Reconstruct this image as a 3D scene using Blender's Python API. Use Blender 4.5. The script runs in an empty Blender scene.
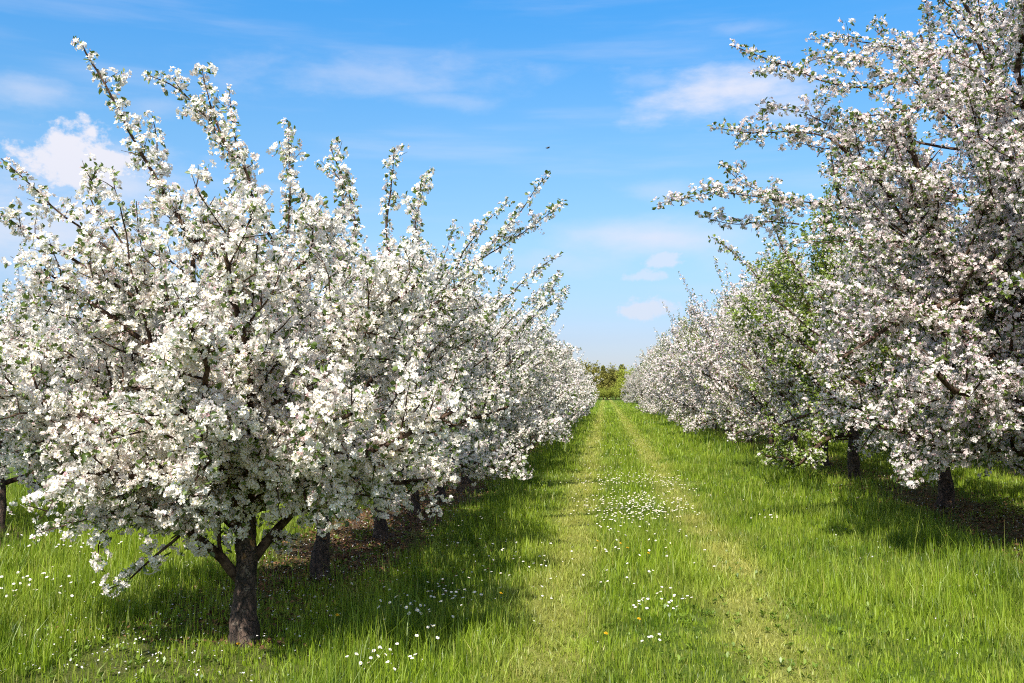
import bpy, math, random
import numpy as np

R = math.radians
PI = math.pi
scene = bpy.context.scene
col = scene.collection

# ---------------------------------------------------------------- camera
F, W, H = 967.0, 1024, 683
EYE = 1.6
YAW, PITCH = math.atan(0.0961), R(2.99)
cam_d = bpy.data.cameras.new('camera')
cam = bpy.data.objects.new('camera', cam_d)
col.objects.link(cam)
cam_d.sensor_width = 36.0
cam_d.lens = F / W * 36.0
cam_d.clip_start = 0.05
cam_d.clip_end = 4000
cam.location = (0, 0, EYE)
cam.rotation_euler = (PI / 2 + PITCH, 0, YAW)
scene.camera = cam


def ray(px, py):
    x, y, z = (px - W / 2) / F, 1.0, (H / 2 - py) / F
    y2, z2 = y * math.cos(PITCH) - z * math.sin(PITCH), y * math.sin(PITCH) + z * math.cos(PITCH)
    return np.array([x * math.cos(YAW) - y2 * math.sin(YAW), x * math.sin(YAW) + y2 * math.cos(YAW), z2])


def at(px, py, Y):
    d = ray(px, py)
    return np.array([0, 0, EYE]) + d * (Y / d[1])


def on_ground(px, py):
    d = ray(px, py)
    return np.array([0, 0, EYE]) + d * (-EYE / d[2])


# ---------------------------------------------------------------- object helpers
def tag(o, label=None, cat=None, group=None, kind=None):
    if label:
        o['label'] = label
    if cat:
        o['category'] = cat
    if group:
        o['group'] = group
    if kind:
        o['kind'] = kind
    return o


def empty(name, loc=(0, 0, 0)):
    o = bpy.data.objects.new(name, None)
    o.empty_display_size = 0.2
    o.location = loc
    col.objects.link(o)
    return o


def np_mesh(name, verts, faces, mats, parent=None, mat_idx=None, attrs=None, smooth=False):
    """verts (N,3); faces: array (M,3|4) or list of such arrays"""
    if not isinstance(faces, list):
        faces = [faces]
    faces = [np.asarray(f, dtype=np.int32) for f in faces if len(f)]
    verts = np.asarray(verts, dtype=np.float32)
    me = bpy.data.meshes.new(name)
    me.vertices.add(len(verts))
    me.vertices.foreach_set('co', verts.ravel())
    loops = np.concatenate([f.ravel() for f in faces])
    totals = np.concatenate([np.full(len(f), f.shape[1], dtype=np.int32) for f in faces])
    starts = np.concatenate([[0], np.cumsum(totals)[:-1]]).astype(np.int32)
    me.loops.add(len(loops))
    me.loops.foreach_set('vertex_index', loops)
    me.polygons.add(len(totals))
    me.polygons.foreach_set('loop_start', starts)
    if mat_idx is not None:
        me.polygons.foreach_set('material_index', np.asarray(mat_idx, dtype=np.int32))
    if smooth:
        me.polygons.foreach_set('use_smooth', np.ones(len(totals), dtype=bool))
    for k, v in (attrs or {}).items():
        a = me.attributes.new(k, 'FLOAT', 'POINT')
        a.data.foreach_set('value', np.asarray(v, dtype=np.float32))
    for m in (mats if isinstance(mats, (list, tuple)) else [mats]):
        me.materials.append(m)
    me.update(calc_edges=True)
    o = bpy.data.objects.new(name, me)
    col.objects.link(o)
    if parent is not None:
        o.parent = parent
    return o


def copy_tree(o, parent=None):
    c = o.copy()
    col.objects.link(c)
    if parent is not None:
        c.parent = parent
    for ch in o.children:
        copy_tree(ch, c)
    return c


# ---------------------------------------------------------------- materials
def new_mat(name):
    m = bpy.data.materials.new(name)
    m.use_nodes = True
    nt = m.node_tree
    nt.nodes.clear()
    out = nt.nodes.new('ShaderNodeOutputMaterial')
    return m, nt, out


class NT:
    def __init__(s, nt):
        s.nt = nt

    def n(s, t, **kw):
        nd = s.nt.nodes.new(t)
        for k, v in kw.items():
            setattr(nd, k, v)
        return nd

    def put(s, sock, v):
        if hasattr(v, 'is_linked') or isinstance(v, bpy.types.NodeSocket):
            s.nt.links.new(v, sock)
        elif v is not None:
            if sock.type == 'RGBA' and len(v) == 3:
                v = (*v, 1)
            sock.default_value = v

    def math(s, op, a, b=None, c=None, clamp=False):
        nd = s.n('ShaderNodeMath', operation=op, use_clamp=clamp)
        for i, v in enumerate((a, b, c)):
            if v is not None:
                s.put(nd.inputs[i], v)
        return nd.outputs[0]

    def mix(s, f, a, b, blend='MIX'):
        nd = s.n('ShaderNodeMix', data_type='RGBA', blend_type=blend)
        s.put(nd.inputs[0], f)
        s.put(nd.inputs[6], a)
        s.put(nd.inputs[7], b)
        return nd.outputs[2]

    def smooth(s, v, a, b):
        nd = s.n('ShaderNodeMapRange', interpolation_type='SMOOTHSTEP')
        s.put(nd.inputs[0], v)
        nd.inputs[1].default_value = a
        nd.inputs[2].default_value = b
        return nd.outputs[0]

    def noise(s, vec, scale, detail=3, rough=0.55):
        nd = s.n('ShaderNodeTexNoise')
        if vec is not None:
            s.put(nd.inputs['Vector'], vec)
        nd.inputs['Scale'].default_value = scale
        nd.inputs['Detail'].default_value = detail
        nd.inputs['Roughness'].default_value = rough
        return nd.outputs[0]

    def attr(s, name):
        return s.n('ShaderNodeAttribute', attribute_name=name).outputs['Fac']


def leafy(name, color_fn, trans=0.4, gloss=0.0, trans_gain=(1, 1, 1)):
    """thin two-sided surface: diffuse + light coming through"""
    m, nt, out = new_mat(name)
    g = NT(nt)
    c = color_fn(g)
    d = g.n('ShaderNodeBsdfDiffuse')
    g.put(d.inputs[0], c)
    t = g.n('ShaderNodeBsdfTranslucent')
    g.put(t.inputs[0], g.mix(1.0, c, (*trans_gain, 1), 'MULTIPLY'))
    mx = g.n('ShaderNodeMixShader')
    mx.inputs[0].default_value = trans
    nt.links.new(d.outputs[0], mx.inputs[1])
    nt.links.new(t.outputs[0], mx.inputs[2])
    res = mx.outputs[0]
    if gloss:
        gl = g.n('ShaderNodeBsdfGlossy')
        gl.inputs['Roughness'].default_value = 0.45
        gl.inputs[0].default_value = (1, 1, 1, 1)
        m2 = g.n('ShaderNodeMixShader')
        m2.inputs[0].default_value = gloss
        nt.links.new(res, m2.inputs[1])
        nt.links.new(gl.outputs[0], m2.inputs[2])
        res = m2.outputs[0]
    nt.links.new(res, out.inputs[0])
    return m


def island(g):
    return g.n('ShaderNodeNewGeometry').outputs['Random Per Island']


def petal_mat(name, white, pink):
    def f(g):
        c = g.mix(g.attr('pink'), white, pink)
        return g.mix(1.0, c, g.mix(island(g), (0.92, 0.91, 0.90, 1), (1, 1, 1, 1)), 'MULTIPLY')
    return leafy(name, f, trans=0.42)


M_PETAL = petal_mat('white_petal', (0.88, 0.855, 0.80), (0.76, 0.45, 0.49))
M_PETAL_PINK = petal_mat('blush_petal', (0.85, 0.81, 0.785), (0.72, 0.38, 0.44))
M_STAMEN = leafy('stamen', lambda g: (0.62, 0.52, 0.18, 1), 0.2)
M_LEAF = leafy('apple_leaf', lambda g: g.mix(island(g), (0.07, 0.12, 0.022, 1), (0.17, 0.24, 0.05, 1)), 0.42, 0.04, (1.25, 1.2, 0.6))
M_LEAF_FRESH = leafy('fresh_apple_leaf', lambda g: g.mix(island(g), (0.11, 0.175, 0.022, 1), (0.27, 0.35, 0.05, 1)), 0.45, 0.04, (1.25, 1.2, 0.6))


def bark_mat():
    m, nt, out = new_mat('bark')
    g = NT(nt)
    tc = g.n('ShaderNodeTexCoord').outputs['Object']
    mp = g.n('ShaderNodeMapping')
    nt.links.new(tc, mp.inputs[0])
    mp.inputs['Scale'].default_value = (1, 1, 0.45)
    n1 = g.noise(mp.outputs[0], 28, 5, 0.65)
    n2 = g.noise(tc, 7, 3)
    n3 = g.noise(tc, 16, 4)
    c = g.mix(g.smooth(n1, 0.35, 0.65), (0.014, 0.009, 0.006, 1), (0.090, 0.055, 0.040, 1))
    c = g.mix(g.smooth(n2, 0.5, 0.72), c, (0.12, 0.078, 0.058, 1))
    c = g.mix(g.math('MULTIPLY', g.smooth(n3, 0.58, 0.68), 0.6), c, (0.20, 0.16, 0.12, 1))
    vo = g.n('ShaderNodeTexVoronoi', feature='DISTANCE_TO_EDGE')
    mp2 = g.n('ShaderNodeMapping')
    mp2.inputs['Scale'].default_value = (1, 1, 0.28)
    wv = g.n('ShaderNodeVectorMath', operation='ADD')
    nzc = g.n('ShaderNodeTexNoise')
    nt.links.new(tc, nzc.inputs['Vector'])
    nzc.inputs['Scale'].default_value = 18
    vs_ = g.n('ShaderNodeVectorMath', operation='SCALE')
    nt.links.new(nzc.outputs['Color'], vs_.inputs[0])
    vs_.inputs['Scale'].default_value = 0.07
    nt.links.new(tc, wv.inputs[0])
    nt.links.new(vs_.outputs[0], wv.inputs[1])
    nt.links.new(wv.outputs[0], mp2.inputs[0])
    nt.links.new(mp2.outputs[0], vo.inputs['Vector'])
    vo.inputs['Scale'].default_value = 46
    crk = g.smooth(g.math('ADD', vo.outputs[0], g.math('MULTIPLY', g.math('SUBTRACT', n1, 0.5), 0.12)), 0.0, 0.10)
    c = g.mix(g.math('ADD', 0.45, g.math('MULTIPLY', crk, 0.55)), (0.010, 0.006, 0.005, 1), c)
    n4 = g.noise(tc, 9, 2)
    c = g.mix(g.math('MULTIPLY', g.smooth(n4, 0.64, 0.70), 0.75), c, (0.30, 0.15, 0.055, 1))
    b = g.n('ShaderNodeBsdfPrincipled')
    g.put(b.inputs['Base Color'], c)
    b.inputs['Roughness'].default_value = 0.9
    bp = g.n('ShaderNodeBump')
    bp.inputs['Strength'].default_value = 0.9
    bp.inputs['Distance'].default_value = 0.02
    nt.links.new(g.math('ADD', g.math('MULTIPLY', n1, 0.5), crk), bp.inputs['Height'])
    nt.links.new(bp.outputs[0], b.inputs['Normal'])
    nt.links.new(b.outputs[0], out.inputs[0])
    return m


M_BARK = bark_mat()


def twig_mat():
    m, nt, out = new_mat('twig_bark')
    g = NT(nt)
    n = g.noise(g.n('ShaderNodeTexCoord').outputs['Object'], 20, 3)
    d = g.n('ShaderNodeBsdfDiffuse')
    g.put(d.inputs[0], g.mix(g.smooth(n, 0.35, 0.65), (0.028, 0.018, 0.013, 1), (0.10, 0.066, 0.047, 1)))
    nt.links.new(d.outputs[0], out.inputs[0])
    return m


M_TWIG = twig_mat()


# ---------------------------------------------------------------- tree growing
def unit(v):
    return v / (np.linalg.norm(v, axis=-1, keepdims=True) + 1e-9)


def perp(rng, d):
    a = rng.normal(size=3)
    a -= d * np.dot(a, d)
    return a / (np.linalg.norm(a) + 1e-9)


def tube(pts, rad, sides, rng=None, rough=0.0, lumps=False):
    pts = np.asarray(pts, float)
    n = len(pts)
    t = np.empty_like(pts)
    t[1:-1] = pts[2:] - pts[:-2]
    t[0] = pts[1] - pts[0]
    t[-1] = pts[-1] - pts[-2]
    t = unit(t)
    ref = np.array([0.31, 0.17, 0.93]) if abs(t[0][2]) < 0.8 else np.array([0.93, 0.31, 0.1])
    u = unit(np.cross(t, ref))
    v = np.cross(t, u)
    a = np.arange(sides) * 2 * PI / sides
    rr = np.asarray(rad)[:, None] * np.ones((1, sides))
    if rough:
        rr = rr * (1 + rng.normal(0, rough, rr.shape))
    if lumps:
        hh = np.linspace(0, 1, n)[:, None]
        for k in range(9):
            rr = rr * (1 + 0.045 * np.sin(rng.integers(1, 5) * a[None, :] + rng.uniform(4, 26) * hh + rng.uniform(0, 6.28)))
    vs = pts[:, None, :] + rr[..., None] * (np.cos(a)[None, :, None] * u[:, None, :] + np.sin(a)[None, :, None] * v[:, None, :])
    i = np.arange(n - 1)[:, None] * sides
    j = np.arange(sides)[None, :]
    k = (j + 1) % sides
    q = np.stack([i + j, i + k, i + sides + k, i + sides + j], -1).reshape(-1, 4)
    return vs.reshape(-1, 3), q


def merge(parts):
    vs, fs, off = [], [], 0
    for v, f in parts:
        vs.append(v)
        fs.append(f + off)
        off += len(v)
    return np.concatenate(vs), np.concatenate(fs)


def resample(pts, step):
    pts = np.asarray(pts, float)
    if len(pts) > 2:                      # smooth the drawn polyline once (Chaikin keeps the ends)
        q = [pts[0]]
        for a, b in zip(pts[:-1], pts[1:]):
            q += [a * .75 + b * .25, a * .25 + b * .75]
        q.append(pts[-1])
        pts = np.array(q)
    seg = np.linalg.norm(np.diff(pts, axis=0), axis=1)
    s = np.concatenate([[0], np.cumsum(seg)])
    m = max(3, int(s[-1] / step) + 1)
    x = np.linspace(0, s[-1], m)
    return np.stack([np.interp(x, s, pts[:, i]) for i in range(3)], -1)


class Tree:
    def __init__(s, seed, H=3.7, Rc=1.7, zb=0.6, trunk_top=1.5, r0=0.10, n_limb=10, zfork=0.5, lean=(0, 0),
                 sp2=0.13, sp3=0.12, shoots=0.07, explicit=(), spur=0.05, len2=0.75, droop=1.0, vase=False, elmax=72):
        s.vase = vase
        s.droop = droop
        s.rng = np.random.default_rng(seed)
        s.H, s.Rc, s.zb, s.lean = H, Rc, zb, np.array([*lean, 0.0])
        s.spur, s.sp2, s.sp3, s.shoots, s.len2 = spur, sp2, sp3, shoots, len2
        s.tubes = []                     # (limb, level, pts, rad)
        s.sp_pos, s.sp_dir, s.sp_sc = [], [], []
        rng = s.rng
        # trunk
        n = 16
        z = np.linspace(-0.06, trunk_top, n)
        wob = np.cumsum(rng.normal(0, 0.012 * r0 / 0.1, (n, 2)), 0)
        wob -= wob[0]
        tp = np.column_stack([wob[:, 0] + s.lean[0] * 0.3 * (z / trunk_top) ** 2, wob[:, 1], z])
        tr = r0 * (1 - 0.5 * np.clip(z / trunk_top, 0, 1)) * (1 + 0.30 * np.exp(-np.clip(z, 0, 9) / 0.06))
        s.trunk = (tp, tr)
        az0 = rng.uniform(0, 2 * PI)
        for i in range(n_limb):
            f = (i + 0.4) / n_limb
            zz = zfork + (trunk_top - zfork) * f ** 0.9
            k = np.interp(zz, z, np.arange(n))
            p = np.array([np.interp(k, np.arange(n), tp[:, c]) for c in range(3)])
            az = az0 + i * 2.4 + rng.normal(0, 0.25)
            el = R(6 + (elmax - 6) * f + rng.normal(0, 7))
            d = np.array([math.cos(az) * math.cos(el), math.sin(az) * math.cos(el), math.sin(el)])
            L = (Rc * 1.15 if f < 0.7 else (H - zz) * 0.95)
            s.branch(p, d, L, r0 * (0.5 - 0.2 * f), 1, i)
        # a leader continuing the trunk
        s.branch(tp[-1], unit(np.array([*(rng.normal(0, .18, 2)), 1.0])), (H - trunk_top) * 0.95, r0 * 0.42, 1, n_limb)
        s.n_limb = n_limb + 1
        for e in explicit:
            s.drawn(*e)

    def inside(s, p, slack=1.0):
        t = (p[2] - s.zb) / (s.H - s.zb)
        if t > 1.0 * slack or t < -0.03:
            return False
        t = min(max(t, 0), 1)
        prof = (0.86 + 0.14 * math.sin(min(t / 0.42, 1) * PI / 2)) if t < 0.42 else math.sqrt(max(1 - ((t - 0.42) / 0.64) ** 2.2, 0))
        if s.vase:
            prof = 0.80 + 0.20 * min(t / 0.5, 1) if t < 0.6 else math.sqrt(max(1 - ((t - 0.6) / 0.46) ** 4, 0))
        q = p - s.lean * t
        return math.hypot(q[0], q[1]) < s.Rc * prof * slack

    def fill(s, pts, a=0.0, sc=1.0):
        """blossom spurs along a branch from fraction a on"""
        seg = np.linalg.norm(np.diff(pts, axis=0), axis=1)
        cs = np.concatenate([[0], np.cumsum(seg)])
        L = cs[-1]
        x = np.arange(a * L, L + 1e-6, s.spur) + s.rng.uniform(-.4, .4) * s.spur
        x = np.clip(x, 0, L)
        if len(x) == 0:
            return
        P = np.stack([np.interp(x, cs, pts[:, i]) for i in range(3)], -1)
        idx = np.clip(np.searchsorted(cs, x) - 1, 0, len(seg) - 1)
        D = np.diff(pts, axis=0)[idx] / (seg[idx][:, None] + 1e-9)
        A = s.rng.normal(size=P.shape)
        A -= D * (A * D).sum(1)[:, None]
        A = unit(unit(A) + 0.25 * D + np.array([0, 0, 0.35]))
        P = P + A * s.rng.uniform(0.015, 0.06, (len(P), 1)) * sc ** 1.5
        s.sp_sc.append(np.full(len(P), sc) * (1 - 0.3 * (x / L) ** 3))
        s.sp_pos.append(P)
        s.sp_dir.append(A)

    def branch(s, p, d, L, r, lvl, limb, shoot=False):
        rng = s.rng
        step = {1: 0.13, 2: 0.09, 3: 0.07}[lvl]
        n = max(2, int(L / step))
        pts, dirs = [p], [d]
        big = s.Rc / 1.7
        wob = {1: 0.10, 2: 0.14, 3: 0.18}[lvl]
        up = {1: 0.03, 2: 0.045, 3: 0.05}[lvl]
        if lvl == 1 and d[2] < 0.35:
            up = 0.02 - 0.032 * s.droop
        if lvl == 2 and p[2] < s.zb + 0.22 * (s.H - s.zb):
            up = 0.02 - 0.04 * s.droop
        if shoot:
            wob, up = 0.07, 0.05
        for i in range(n):
            d = d + rng.normal(0, wob, 3) + np.array([0, 0, up if d[2] < 0.9 else 0])
            d = d / np.linalg.norm(d)
            q = pts[-1] + d * step
            if not shoot and i > 1 and not s.inside(q):
                break
            if q[2] < s.zb * 0.7:
                d[2] = abs(d[2]) * 0.5
                q = pts[-1] + d * step
            pts.append(q)
            dirs.append(d)
        pts = np.array(pts)
        m = len(pts)
        if m < 3:
            pts = np.array([pts[0], (pts[0] + pts[-1]) / 2 + 1e-3, pts[-1]])
            dirs = [dirs[0], dirs[0], dirs[-1]]
            m = 3
        rad = r * (1 - 0.72 * np.linspace(0, 1, m) ** 0.9)
        s.tubes.append((limb, lvl, pts, rad))
        s.sprout(pts, dirs, rad, lvl, limb, L, shoot)

    def sprout(s, pts, dirs, rad, lvl, limb, L, shoot=False):
        rng = s.rng
        m = len(pts)
        ln = np.linalg.norm(np.diff(pts, axis=0), axis=1).sum()
        if lvl == 1:
            s.fill(pts, 0.5)
            k = int(ln * 0.85 / s.sp2)
            for f in 0.15 + 0.85 * (np.arange(k) + rng.uniform(0, 1, k)) / max(k, 1):
                j = min(int(f * (m - 1)), m - 2)
                d0 = dirs[j]
                out = pts[j] * np.array([1, 1, 0])
                d = unit(d0 * 0.55 + perp(rng, d0) * 0.85 + 0.25 * unit(out) + np.array([0, 0, 0.12]))
                l2 = s.len2 * rng.uniform(0.55, 1.15) * (1.1 - 0.45 * f)
                if rng.random() < s.shoots and f > 0.45:
                    d = unit(unit(pts[j] - np.array([0, 0, s.H * 0.35])) * 0.6 + np.array([0, 0, 0.8]) + rng.normal(0, .2, 3))
                    s.branch(pts[j], d, s.len2 * rng.uniform(1.0, 1.7), rad[j] * 0.55, 2, limb, True)
                else:
                    s.branch(pts[j], d, l2, max(rad[j] * 0.5, 0.006), 2, limb)
        elif lvl == 2:
            s.fill(pts, 0.08, 0.68 if shoot else 1.0)
            k = int(ln / s.sp3 * (0.35 if shoot else 1))
            for f in (np.arange(k) + rng.uniform(0, 1, k)) / max(k, 1):
                j = min(int(f * (m - 1)), m - 2)
                d0 = dirs[j]
                d = unit(d0 * 0.5 + perp(rng, d0) * 0.8 + np.array([0, 0, 0.1]))
                s.branch(pts[j], d, rng.uniform(0.10, 0.34) * (0.5 if shoot else 1) * s.len2 / 0.75 * (1.1 - 0.6 * f), 0.0045, 3, limb)
        else:
            s.fill(pts, 0.15)

    def drawn(s, pts, r, lvl=2, bare=0.0, limb=0, tw=1.0, sides=True):
        """a branch whose course is given point by point (tree coordinates)"""
        p = resample(pts, 0.1)
        p = p + np.cumsum(s.rng.normal(0, 0.006, p.shape), 0)
        m = len(p)
        rad = r * (1 - 0.75 * np.linspace(0, 1, m))
        s.tubes.append((limb, lvl, p, rad))
        d = unit(np.diff(p, axis=0))
        dirs = list(d) + [d[-1]]
        if not sides:
            s.fill(p, bare)
            return
        if lvl == 2:
            s.fill(p, bare, 0.8)
            s.fill(p, bare, 0.74)
            b = int(bare * m)
            ln = np.linalg.norm(np.diff(p, axis=0), axis=1).sum() * (1 - bare)
            k = int(ln / (s.sp3 * 1.7) * tw ** 0.6)
            for f in bare + (1 - bare) * s.rng.uniform(0, 0.92, k):
                j = min(int(f * (m - 1)), m - 2)
                dd = unit(dirs[j] * 0.6 + perp(s.rng, dirs[j]) * 0.7)
                s.branch(p[j], dd, tw * s.rng.uniform(0.04, 0.11 + 0.08 * (1 - f)), 0.0045, 3, limb)
        else:
            s.sprout(p, dirs, rad, 1, limb, 1)

    # ------------------------------------------------ turn it into meshes
    def spurs(s, hollow=0.35):
        P, A = np.concatenate(s.sp_pos), np.concatenate(s.sp_dir)
        return P, A, np.concatenate(s.sp_sc)

    def build(s, name, petal, leafm, lod=0, flowers=5, leaves=3, leaf_size=0.055, fsize=0.023, pink=0.12, keep=1.0, split_limbs=True, bloom=1.0, fsq=1.0):
        rng = s.rng
        root = empty(name)
        tp, tr = s.trunk
        if lod == 0:
            tp2 = np.stack([np.interp(np.linspace(0, 1, 40), np.linspace(0, 1, len(tp)), tp[:, i]) for i in range(3)], -1)
            tr2 = np.interp(np.linspace(0, 1, 40), np.linspace(0, 1, len(tr)), tr)
            v, f = tube(tp2, tr2, 24, rng, 0.045, True)
            np_mesh('trunk', v, f, M_BARK, root, smooth=True)
        else:
            v, f = tube(tp, tr, 10, rng, 0.05)
        sides = {0: {1: 8, 2: 5, 3: 3}, 1: {1: 6, 2: 3, 3: 3}, 2: {1: 4, 2: 3, 3: 3}}[lod]
        if split_limbs:
            if lod:
                np_mesh('trunk', v, f, M_BARK, root, smooth=True)
            for i in range(s.n_limb):
                ps = [tube(p, r, sides[l]) for (lb, l, p, r) in s.tubes if lb == i]
                if ps:
                    v, f = merge(ps)
                    np_mesh('limb', v, f, M_TWIG, root, smooth=True)
        else:
            ps = [(v, f)] + [tube(p, r, sides[l]) for (lb, l, p, r) in s.tubes if l < 3]
            v, f = merge(ps)
            np_mesh('trunk', v, f, M_TWIG, root, smooth=True)
        P, A, S = s.spurs()
        if keep < 1:
            k = rng.random(len(P)) < keep
            P, A, S = P[k], A[k], S[k]
        if bloom < 1:
            kb = rng.random(len(P)) < bloom
        else:
            kb = np.ones(len(P), bool)
        print('spurs', len(P), 'lod', lod)
        v, f, mi, pk = flower_arrays(rng, P[kb], A[kb], lod, flowers, fsize, pink, S[kb])
        np_mesh('crown', v, f, [petal, M_STAMEN], root, mi, {'pink': pk})
        v, f = leaf_arrays(rng, P, A, leaves, leaf_size, lod)
        np_mesh('foliage', v, f, leafm, root)
        return root


def frames(rng, n):
    a = rng.normal(size=n.shape)
    u = unit(a - n * (a * n).sum(1)[:, None])
    return u, np.cross(n, u)


def flower_arrays(rng, P, A, lod, k, fs, pinkness, S):
    n0 = len(P)
    cnt = rng.integers(max(k - 1, 1), k + 2, n0)
    idx = np.repeat(np.arange(n0), cnt)
    N = len(idx)
    size_c = (rng.uniform(0.75, 1.2, n0) * S)[idx]
    ax = A[idx]
    d = unit(ax * 0.75 + rng.normal(0, 0.55, (N, 3)))
    pos = P[idx] + d * (rng.uniform(0.5, 1.15, N) * 0.05 * size_c * (1.0 if lod < 2 else 1.3))[:, None]
    nrm = unit(d + rng.normal(0, 0.3, (N, 3)))
    u, v = frames(rng, nrm)
    clus_pink = np.clip(rng.normal(pinkness, 0.10, n0), 0, 1)[idx]
    bud = rng.random(N) < (0.10 + 0.5 * (1 - S[idx]) + 0.25 * clus_pink)
    pk = np.clip(clus_pink * 0.8 + rng.normal(0, 0.05, N) + bud * rng.uniform(0.25, 0.75, N), 0, 1)
    r = fs * rng.uniform(0.72, 1.2, N) * np.where(bud, 0.62, 1.0) * (0.35 + 0.65 * S[idx])
    if lod == 2:
        r = r * 1.05
        ang = PI / 4 + np.arange(4) * PI / 2
        asp = rng.uniform(0.6, 1.0, N)
        V = pos[:, None, :] + r[:, None, None] * (np.cos(ang)[None, :, None] * u[:, None, :] + (np.sin(ang)[None, :] * asp[:, None])[..., None] * v[:, None, :])
        V += nrm[:, None, :] * (r[:, None] * np.array([.25, -.1, .25, -.1])[None, :])[..., None]
        return V.reshape(-1, 3), np.arange(N * 4).reshape(-1, 4), np.zeros(N, int), np.repeat(pk, 4)
    cup = np.where(bud, rng.uniform(0.9, 1.3, N), np.clip(rng.gamma(2.2, 0.17, N), 0.05, 1.1))
    ph = np.arange(5) * 2 * PI / 5
    wid = 0.50
    rows = [(None, 0.0)]
    V = np.empty((N, 16, 3))
    V[:, 0] = pos
    for j in range(5):
        jit = rng.normal(0, 0.12, N)
        for q, (da, rr, cf) in enumerate(((-wid, 0.78, 0.75), (0, 1.0, 1.0), (wid, 0.78, 0.75))):
            aa = ph[j] + da + jit
            cc = cup * cf + rng.normal(0, 0.10, N)
            rad = r * rr * np.cos(cc)
            hz = r * rr * np.sin(cc)
            V[:, 1 + 3 * j + q] = pos + (rad * np.cos(aa))[:, None] * u + (rad * np.sin(aa))[:, None] * v + hz[:, None] * nrm
    base = np.arange(N)[:, None] * 16
    faces = np.concatenate([np.concatenate([base, base + 1 + 3 * j, base + 2 + 3 * j, base + 3 + 3 * j], 1) for j in range(5)])
    Vs, mi, pkv = V.reshape(-1, 3), np.zeros(len(faces), int), np.repeat(pk, 16)
    if lod == 0:
        o = ~bud
        c = pos[o] + nrm[o] * (r[o] * 0.16)[:, None]
        ang = np.arange(4) * PI / 2
        S = c[:, None, :] + (r[o] * 0.2)[:, None, None] * (np.cos(ang)[None, :, None] * u[o][:, None, :] + np.sin(ang)[None, :, None] * v[o][:, None, :])
        fo = np.arange(len(c) * 4).reshape(-1, 4) + len(Vs)
        Vs = np.concatenate([Vs, S.reshape(-1, 3)])
        faces = np.concatenate([faces, fo])
        mi = np.concatenate([mi, np.ones(len(fo), int)])
        pkv = np.concatenate([pkv, np.zeros(len(c) * 4)])
    return Vs, faces, mi, pkv


def leaf_arrays(rng, P, A, k, size, lod):
    n0 = len(P)
    cnt = rng.poisson(k, n0)
    idx = np.repeat(np.arange(n0), cnt)
    N = len(idx)
    side = rng.normal(size=(N, 3))
    ax = A[idx]
    side = unit(side - ax * (side * ax).sum(1)[:, None])
    d = unit(side + ax * rng.uniform(-0.2, 0.9, (N, 1)))
    L = size * rng.uniform(0.55, 1.25, N)[:, None]
    b = P[idx] + d * 0.012
    w = unit(np.cross(d, ax + rng.normal(0, 0.4, (N, 3))))
    nn = np.cross(w, d)
    hw = L * rng.uniform(0.24, 0.34, (N, 1))
    tip = b + d * L - nn * L * 0.1
    lf = b + d * L * 0.5 + w * hw + nn * hw * 0.45
    rt = b + d * L * 0.5 - w * hw + nn * hw * 0.45
    if lod == 2:
        V = np.stack([b, lf, tip, rt], 1)
        return V.reshape(-1, 3), np.arange(N * 4).reshape(-1, 4)
    l2 = b + d * L * 0.8 + w * hw * 0.62 + nn * hw * 0.25
    r2 = b + d * L * 0.8 - w * hw * 0.62 + nn * hw * 0.25
    V = np.stack([b, lf, l2, tip, r2, rt], 1)
    o = np.arange(N)[:, None] * 6
    q = np.concatenate([np.concatenate([o, o + 1, o + 2, o + 3], 1), np.concatenate([o, o + 3, o + 4, o + 5], 1)])
    return V.reshape(-1, 3), q


#TREES
# ---------------------------------------------------------------- the orchard
LX, RX = -2.42, 4.65
NAME = 'blossoming_apple_tree'


def drawn_from(base, Y, px_pts, dy=0.0):
    """course of a shoot in tree coordinates: outline points at its own distance Y (dy = how much its tip leans away)"""
    n = len(px_pts)
    return [at(x, y, Y + dy * i / max(n - 1, 1)) - base for i, (x, y) in enumerate(px_pts)]


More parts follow.
